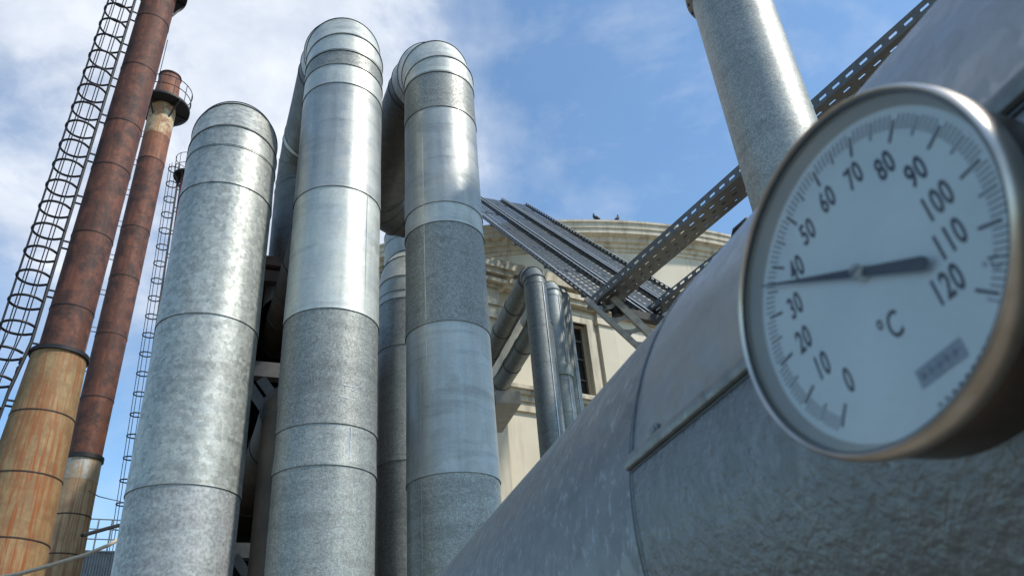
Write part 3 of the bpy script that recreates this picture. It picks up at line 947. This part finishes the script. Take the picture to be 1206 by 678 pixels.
def ladder(fr, az, rad_fn, z0, z1, parent, cage=True, hoop_step=.9, off=.22, wid=.42, hoop_r=.42, rung=.3, thick=.022, col=None, zc=None):
    n = azv(az); sd = n.cross(UP)
    q = MB()
    zs_ = [z0 + (z1 - z0) * k / 16 for k in range(17)]
    for k in (-1, 1):
        q.tube([fr.p(z) + n * (rad_fn(z) + off) + sd * wid / 2 * k for z in zs_], thick * 1.3, 6)
    z = z0
    while z < z1:
        c = fr.p(z) + n * (rad_fn(z) + off); q.tube([c - sd * wid / 2, c + sd * wid / 2], thick * .75, 5); z += rung
    z = z0 + .5
    while z < z1:
        for k in (-1, 1):
            q.tube([fr.p(z) + n * (rad_fn(z) - .01) + sd * wid / 2 * k, fr.p(z) + n * (rad_fn(z) + off) + sd * wid / 2 * k], thick, 5)
        z += 1.8
    q.build("ladder", col or BLK, parent)
    if not cage: return
    cg = MB()
    def hp(z, th):   # hoop point, th from -PI..PI, 0 = outermost
        c = fr.p(z) + n * (rad_fn(z) + off + hoop_r * .95)
        return c + n * math.cos(th) * hoop_r + sd * math.sin(th) * hoop_r
    zz0 = zc or z0
    for th in (-1.9, -1.15, -.45, .25, .95, 1.7):
        cg.tube([hp(zz0 + (z1 - zz0) * k / 16, th) for k in range(17)], thick * .55, 5)
    cage_o = cg.build("safety_cage", col or BLK, parent)
    z = zz0
    while z < z1:
        pts = [fr.p(z) + n * (rad_fn(z) + off) - sd * wid / 2, ]
        pts += [hp(z, -2.35 + 4.7 * k / 18) for k in range(19)]
        pts += [fr.p(z) + n * (rad_fn(z) + off) + sd * wid / 2]
        h = MB(); h.tube(pts, thick * 1.15, 6); h.build("hoop", col or BLK, cage_o); z += hoop_step


# chimney one
D = 24.0
cb = azv(-34.55) * D
mid = P(71, 418, D); hi = P(187.5, 0, D)
lean = (Vector((hi.x, hi.y, 0)) - Vector((mid.x, mid.y, 0))) / (hi.z - mid.z)
b0 = Vector((mid.x, mid.y, 0)) - lean * mid.z
f1 = Frame(b0, lean)
t = thing("chimney", "thick rusty brown chimney at the far left with a caged ladder and orange-streaked wide base", "chimney", b0)
zr = zat(71, 421, D); ztop = zat(190, -42, D); rU = .605
slope = .045
def rad1(z): return rU if z >= zr else .725 + (zr - z) * slope
zj = [0, zr - 8.2, zr - 5.4, zr - 3.7, zr - 1.95, zr]
for i in range(len(zj) - 1):
    cylsec(f1, zj[i], zj[i + 1], rad1(zj[i]), rad1(min(zj[i + 1], zr - .001)), "base_section", RUST_L, t)
    if i: rimring(f1, zj[i], rad1(zj[i]), .012, .035, "seam_band", RSEAM, t)
rimring(f1, zr, .73, .06, .12, "flange", BLK, t)
q = MB(); q.lathe(f1.p(zr), f1.ax, [(rU, .02), (.74, .02)], 56); q.build("flange_top", BLK, t)
uj = [zr, zr + 1.5, zr + 4.2, zr + 7.0, zr + 9.0, zr + 11.8, zr + 14.5, ztop]
for i in range(len(uj) - 1):
    if uj[i + 1] <= uj[i]: continue
    cylsec(f1, uj[i], uj[i + 1], rU, rU, "stack_section", RUST_U, t, lip=.004)
    if i: rimring(f1, uj[i], rU, .014, .04, "seam_band", RSEAM, t)
zp = zat(200, -4, D)
platform(f1, zp, rU, 1.0, t, nb=4)
ladder(f1, -128, rad1, zr - 7.5, zp + 1.0, t, off=.20, hoop_r=.45, wid=.44, zc=zr - 3.6, hoop_step=.86, thick=.034)

# chimney two
D = 32.5; r2c = .605
lo = P(113, 520, D); hi = P(190, 172, D)
lean = (Vector((hi.x, hi.y, 0)) - Vector((lo.x, lo.y, 0))) / (hi.z - lo.z)
b0 = Vector((lo.x, lo.y, 0)) - lean * lo.z
lo2 = P(104.5, 520, D)
f2 = Frame(b0 + azv(60) * -.28, lean)
t = thing("chimney", "slimmer rusty chimney behind the thick one, with a railed round platform near its top", "chimney", f2.b)
zr2 = zat(98, 541, D); zp2 = zat(201, 131, D); zt2 = zat(203, 93, D)
def rad2(z): return r2c if z >= zr2 else r2c + .03 + (zr2 - z) * .02
zj = [0, zr2 - 6.0, zr2 - 3.6, zr2 - 2.2, zr2]
for i in range(len(zj) - 1):
    cylsec(f2, zj[i], zj[i + 1], rad2(zj[i]), rad2(zj[i + 1] - .001), "base_section", RUST_L2, t)
    if i: rimring(f2, zj[i], rad2(zj[i]), .012, .04, "seam_band", RSEAM, t)
cylsec(f2, zr2 - .9, zr2 - .02, rad2(zr2 - .9) + .006, rad2(zr2 - .001) + .006, "pale_band", ZINCW, t)
rimring(f2, zr2, r2c + .03, .07, .16, "flange", BLK, t)
uj = [zr2, zr2 + 2.4, zr2 + 5.2, zr2 + 8.0, zr2 + 10.6, zp2 - 3.6, zp2 - 2.0]
uj = sorted(uj)
for i in range(len(uj) - 1):
    cylsec(f2, uj[i], uj[i + 1], r2c, r2c, "stack_section", RUST_U2 if uj[i] > zp2 - 7 else RUST_U, t, lip=.004)
    if i: rimring(f2, uj[i], r2c, .014, .04, "seam_band", RSEAM, t)
cylsec(f2, zp2 - 2.0, zp2, r2c + .004, r2c + .004, "peeled_band", PALE, t)
cylsec(f2, zp2, zt2, r2c * 1.06, r2c * .84, "tapered_top", RUST_U2, t)
rimring(f2, zt2, r2c * .84, .05, .07, "rim", RSEAM, t)
platform(f2, zp2, r2c * .9, 1.25, t, rail_h=1.1, nb=5)
ladder(f2, -122, rad2, zr2 - 4, zp2, t, cage=False, off=.22, wid=.42, col=plain("ladder_grey", (0.3, 0.3, 0.3), .6, .3))
q = MB(); q.tube([f2.p(zt2 - .3) + azv(-125) * .52, f2.p(zt2 + 2.6) + azv(-125) * .52], .02, 5); q.build("lightning_rod", BLK, t)

# chimney three: slim far mast chimney with red bands, mostly hidden by the leftmost riser
D = 45.0
lo = P(179, 500, D); hi = P(219, 215, D)
lean = (Vector((hi.x, hi.y, 0)) - Vector((lo.x, lo.y, 0))) / (hi.z - lo.z)
b3 = Vector((lo.x, lo.y, 0)) - lean * lo.z; f3 = Frame(b3, lean)
t = thing("chimney", "slim distant chimney with a caged ladder, half hidden behind the leftmost riser", "chimney", b3)
zt3 = zat(214, 202, D)
RED = plain("faded_red_paint", (0.30, 0.06, 0.05), .7, 0, .3); GREYM = plain("mast_grey", (0.13, 0.125, 0.12), .7, .2, .3); WHT = plain("faded_white_paint", (0.5, 0.48, 0.45), .7, 0, .2)
zb_ = [0, zt3 - 22, zt3 - 9, zt3 - 5.5, zt3 - 2.6, zt3]
for i, mm in enumerate((GREYM, GREYM, RED, RED, RED)):
    cylsec(f3, zb_[i], zb_[i + 1], .36, .36, "stack_section", mm, t, seg=32)
platform(f3, zt3 - .4, .36, .85, t, rail_h=1.4, nb=8)
ladder(f3, -112, lambda z: .36, 6, zt3 + .4, t, off=.16, hoop_r=.34, hoop_step=1.25, thick=.034, zc=8)

# ------------------------------------------------------------------ shed, tank and railing
BROWN = plain("rusty_beam", (0.11, 0.06, 0.045), .8, .1, .5, 3, alt=(0.04, 0.028, 0.024))
WALLP = plain("weathered_panel", (0.46, 0.42, 0.37), .9, 0, .5, 1.6, alt=(0.22, 0.17, 0.13))
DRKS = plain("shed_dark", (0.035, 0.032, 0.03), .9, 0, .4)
GIRD = plain("grey_girder", (0.10, 0.095, 0.09), .6, .2, .3, 5)
so_ = azv(-27.3) * 9.15; sx = azv(66.0); sy = azv(-24.0)
t = thing("shed", "dark weathered shed with rusty beams behind the gap between the leftmost and tallest risers", "shed", so_)
zroof = zat(322, 318, 9.4)
q = MB(); q.box(so_ + UP * (zroof - .14) - sy * .1 - sx * .05, sx * 2.0, sy * 3.6, UP * .14); q.build("roof", BROWN, t)
q = MB(); q.box(so_ + UP * (zroof - .36) - sy * .05, sx * 1.95, sy * .12, UP * .17); q.build("roof_beam", BROWN, t)
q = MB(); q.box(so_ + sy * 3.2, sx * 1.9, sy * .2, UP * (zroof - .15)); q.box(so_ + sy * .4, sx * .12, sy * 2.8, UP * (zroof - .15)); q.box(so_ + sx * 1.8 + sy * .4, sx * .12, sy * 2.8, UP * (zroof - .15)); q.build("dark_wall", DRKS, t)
zw = zat(315, 432, 9.3)
q = MB()
q.box(so_ + sx * .1 + sy * .22 + UP * zw, sx * .62, sy * .06, UP * (zroof - zw - .37))
q.build("wall_panel", WALLP, t)
q = MB(); q.box(so_ + sx * .724 + sy * .2 + UP * zw, sx * .07, sy * .09, UP * (zroof - zw - .37)); q.box(so_ + sx * .1 + sy * .21 + UP * (zw + .52), sx * .62, sy * .005, UP * .03); q.build("panel_post", BROWN, t)
q = MB(); q.box(so_ + UP * (zat(315, 443, 9.15)), sx * 1.9, sy * .15, UP * .2); q.build("girder", GIRD, t)
for (xa, ya, xb, yb) in ((294, 455, 332, 512), (308, 447, 346, 500)):
    q = MB(); q.bar(P(xa, ya, 8.95), P(xb, yb, 8.85), .07, .12); q.build("diagonal_brace", GIRD, t)
q = MB(); q.box(so_ + UP * zat(280, 655, 9.1), sx * 1.9, sy * .15, UP * .16); q.build("girder", GIRD, t)
q = MB(); q.bar(P(276, 655, 9.0), P(300, 690, 9.0), .06, .1); q.build("diagonal_brace", GIRD, t)
for k in (0.0, 1.78):
    q = MB(); q.box(so_ + sx * k + sy * .18, sx * .13, sy * .13, UP * (zroof - .15)); q.build("corner_post", GIRD, t)


def brown_pipe(label, pa, Da, pb, r, rise_to_ground=True):
    a = P(*pa, Da); d = azv(RUN)
    b_ = P(*pb, Da); 
    # level run along RUN ending where the line of sight to pb meets the same height
    qv = ray(*pb); Lr = (a.z - EYE.z) / qv.z; bp = EYE + qv * Lr
    L = (Vector((bp.x, bp.y, 0)) - Vector((a.x, a.y, 0))).dot(d)
    t = thing("brown_pipe", label, "pipe", a, "brown lagged pipes in the shadow")
    ref = d.cross(UP); n = 4
    a2 = a - d * .3
    for k in range(n):
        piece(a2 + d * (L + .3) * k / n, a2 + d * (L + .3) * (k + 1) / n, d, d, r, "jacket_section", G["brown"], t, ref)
        if k: bead(a2 + d * (L + .3) * k / n, d, d, r, t, ref, t=.008)
    e = a2 + d * (L + .3)
    elbow(e, d, UP, r * 1.1, r, t, [G["brown"]], 3, ref)
    e2, d2 = elbow(a2, -d, -UP, r * 1.3, r, t, [G["brown"]], 3, ref)
    piece(e2, Vector((e2.x, e2.y, 0)), d2, d2, r, "drop_section", G["brown"], t, ref)


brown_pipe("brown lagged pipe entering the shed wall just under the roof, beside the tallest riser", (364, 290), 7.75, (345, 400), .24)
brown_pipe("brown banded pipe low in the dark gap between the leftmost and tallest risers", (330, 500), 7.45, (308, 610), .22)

# corrugated tank at the lower left with a railing and a pale hose
CORR = plain("corrugated_grey", (0.40, 0.42, 0.43), .55, .4, .2, 4)
D = 36.0
ztk = zat(118, 650, D)
tb = azv(-30.0) * (D + 1.5)
t = thing("corrugated_shed", "pale corrugated metal shed at the bottom left between the chimney and the leftmost riser", "shed", tb)
q = MB(); w = azv(60); dp_ = azv(-30)
n = 60; vs = []; fs = []
for i in range(n * 2 + 1):
    off = .025 * math.cos(i * PI / 2) if i % 2 == 0 else 0
    p = azv(-31.6) * D + w * (i * 3.0 / (n * 2)) - dp_ * off
    vs += [p, p + UP * ztk]
for i in range(n * 2): fs.append((2 * i, 2 * i + 2, 2 * i + 3, 2 * i + 1))
q.add(vs, fs, True)
q.build("front_wall", CORR, t)
q = MB(); o = azv(-31.6) * D
q.box(o + dp_ * .04, w * 3.0, dp_ * 3, UP * (ztk - .01)); q.build("side_wall", CORR, t)
q = MB(); q.box(o - dp_ * .06 + UP * (ztk + .003) - w * .05, w * 3.1, dp_ * 3.2, UP * .06); q.build("roof_edge", CORR, t)
WP = plain("white_pipe_paint", (0.66, 0.64, 0.58), .5, 0, .2)
t = thing("railing", "thin white railing standing on the edge of the corrugated shed roof", "railing", o + UP * (ztk + .063))
for k in range(6):
    q = MB(); a = o + w * (.25 + .5 * k) + UP * (ztk + .063); q.tube([a, a + UP * (1.25)], .035, 8); q.build("post", WP, t)
q = MB()
for hz in (.45, .85, 1.25): q.tube([o + w * .25 + UP * (ztk + .063 + hz), o + w * 2.75 + UP * (ztk + .063 + hz)], .026, 6)
q.build("rail", WP, t)
# sloping pale hose
ph = [P(-25, 684, 13.0), P(20, 676, 13.2), P(60, 665, 13.5), P(100, 653, 13.9), P(131, 640, 14.2), P(150, 628, 14.4)]
q = MB(); q.tube(ph, .03, 10)
tag(q.build("hose", plain("hose_cream", (0.75, 0.60, 0.42), .6, 0, .15, 20)), "pale cream hose slung low across the bottom left corner in front of the chimney bases", "hose")
# slack wire from chimney to the mast
wp = [P(105, 578, 20), P(116, 584, 22), P(128, 587, 26), P(142, 590, 30)]
q = MB(); q.tube(wp, .014, 5); tag(q.build("wire", BLK), "thin dark wire from the slimmer chimney toward the distant mast", "wire")
q = MB(); q.tube([P(97, 630, 22), P(140, 618, 24)], .05, 6); tag(q.build("bar", BLK), "dark steel bar above the white railing by the distant mast", "bar")

# ------------------------------------------------------------------ ground
mt, nt, b = newmat("yard_concrete")
v = coords(nt); n1 = noise(nt, v, 0.5, 6, 0.6); n2 = noise(nt, v, 18, 4, 0.6)
c = mixc(nt, ramp(nt, n1, [(0.35, 0.0), (0.7, 1.0)]), (0.13, 0.115, 0.095), (0.20, 0.18, 0.15))
nt.links.new(c, b.inputs["Base Color"]); b.inputs["Roughness"].default_value = 0.9; bump(nt, b, n2, 0.2, 0.01)
q = MB(); q.add([(-1500, -1500, 0), (1500, -1500, 0), (1500, 1500, 0), (-1500, 1500, 0)], [(0, 1, 2, 3)])
tag(q.build("ground", mt), "grey concrete yard", None, None, "structure")
if "category" in bpy.data.objects["ground"]: del bpy.data.objects["ground"]["category"]

# ------------------------------------------------------------------ light and sky
SUN_AZ, SUN_EL = 107.0, 48.0
sd_ = bpy.data.lights.new("sun", "SUN"); sd_.energy = 2.8; sd_.angle = R(4.0); sd_.color = (1.0, 0.95, 0.87)
so2 = bpy.data.objects.new("sun", sd_); COL.objects.link(so2)
sv = azv(SUN_AZ) * math.cos(R(SUN_EL)) + UP * math.sin(R(SUN_EL))
so2.rotation_euler = sv.to_track_quat("Z", "Y").to_euler()
so2.location = sv * 60

w = bpy.data.worlds.new("World"); scene.world = w; w.use_nodes = True
nt = w.node_tree
bg = nt.nodes["Background"]
sky = N(nt, "ShaderNodeTexSky", sky_type="NISHITA", sun_disc=False)
sky.sun_elevation = R(SUN_EL); sky.sun_rotation = R(SUN_AZ); sky.air_density = 1.0; sky.dust_density = 0.3; sky.ozone_density = 2.2
tcn = N(nt, "ShaderNodeTexCoord")
mp = N(nt, "ShaderNodeMapping"); mp.inputs["Scale"].default_value = (1.0, 1.0, 1.5); mp.inputs["Location"].default_value = (1.35, 0.6, 0.75)
nt.links.new(tcn.outputs["Generated"], mp.inputs["Vector"])
n1 = noise(nt, mp.outputs["Vector"], 2.6, 9, 0.56, 0.35)
n2 = noise(nt, mp.outputs["Vector"], 9.0, 6, 0.6, 0.2)
# cloud bank over the left part of the sky
cd = N(nt, "ShaderNodeVectorMath", operation="DOT_PRODUCT"); nt.links.new(tcn.outputs["Generated"], cd.inputs[0]); cd.inputs[1].default_value = tuple(ray(200, 40))
bank = ramp(nt, cd.outputs["Value"], [(0.89, -0.0), (0.985, 0.24)])
su = N(nt, "ShaderNodeMath", operation="ADD"); nt.links.new(n1, su.inputs[0]); nt.links.new(bank, su.inputs[1])
s2 = N(nt, "ShaderNodeMath", operation="MULTIPLY_ADD"); nt.links.new(n2, s2.inputs[0]); s2.inputs[1].default_value = 0.16; nt.links.new(su.outputs[0], s2.inputs[2])
mask = ramp(nt, s2.outputs[0], [(0.54, 0.06), (0.70, 0.38), (0.82, 0.95)])
shade = ramp(nt, n2, [(0.3, (3.4, 3.8, 4.5)), (0.7, (5.0, 5.25, 5.7))])
skyc = mixc(nt, 1.0, sky.outputs[0], (0.88, 1.10, 1.15), "MULTIPLY")
c = mixc(nt, mask, skyc, shade)
nt.links.new(c, bg.inputs["Color"])
bg.inputs["Strength"].default_value = 0.13

scene.view_settings.view_transform = "Standard"
scene.view_settings.look = "None"
scene.view_settings.exposure = 0.58
scene.view_settings.gamma = 1.0
scene.view_settings.use_curve_mapping = False
for o in bpy.data.objects:
    for k in ("_o", "_w"):
        if k in o: del o[k]
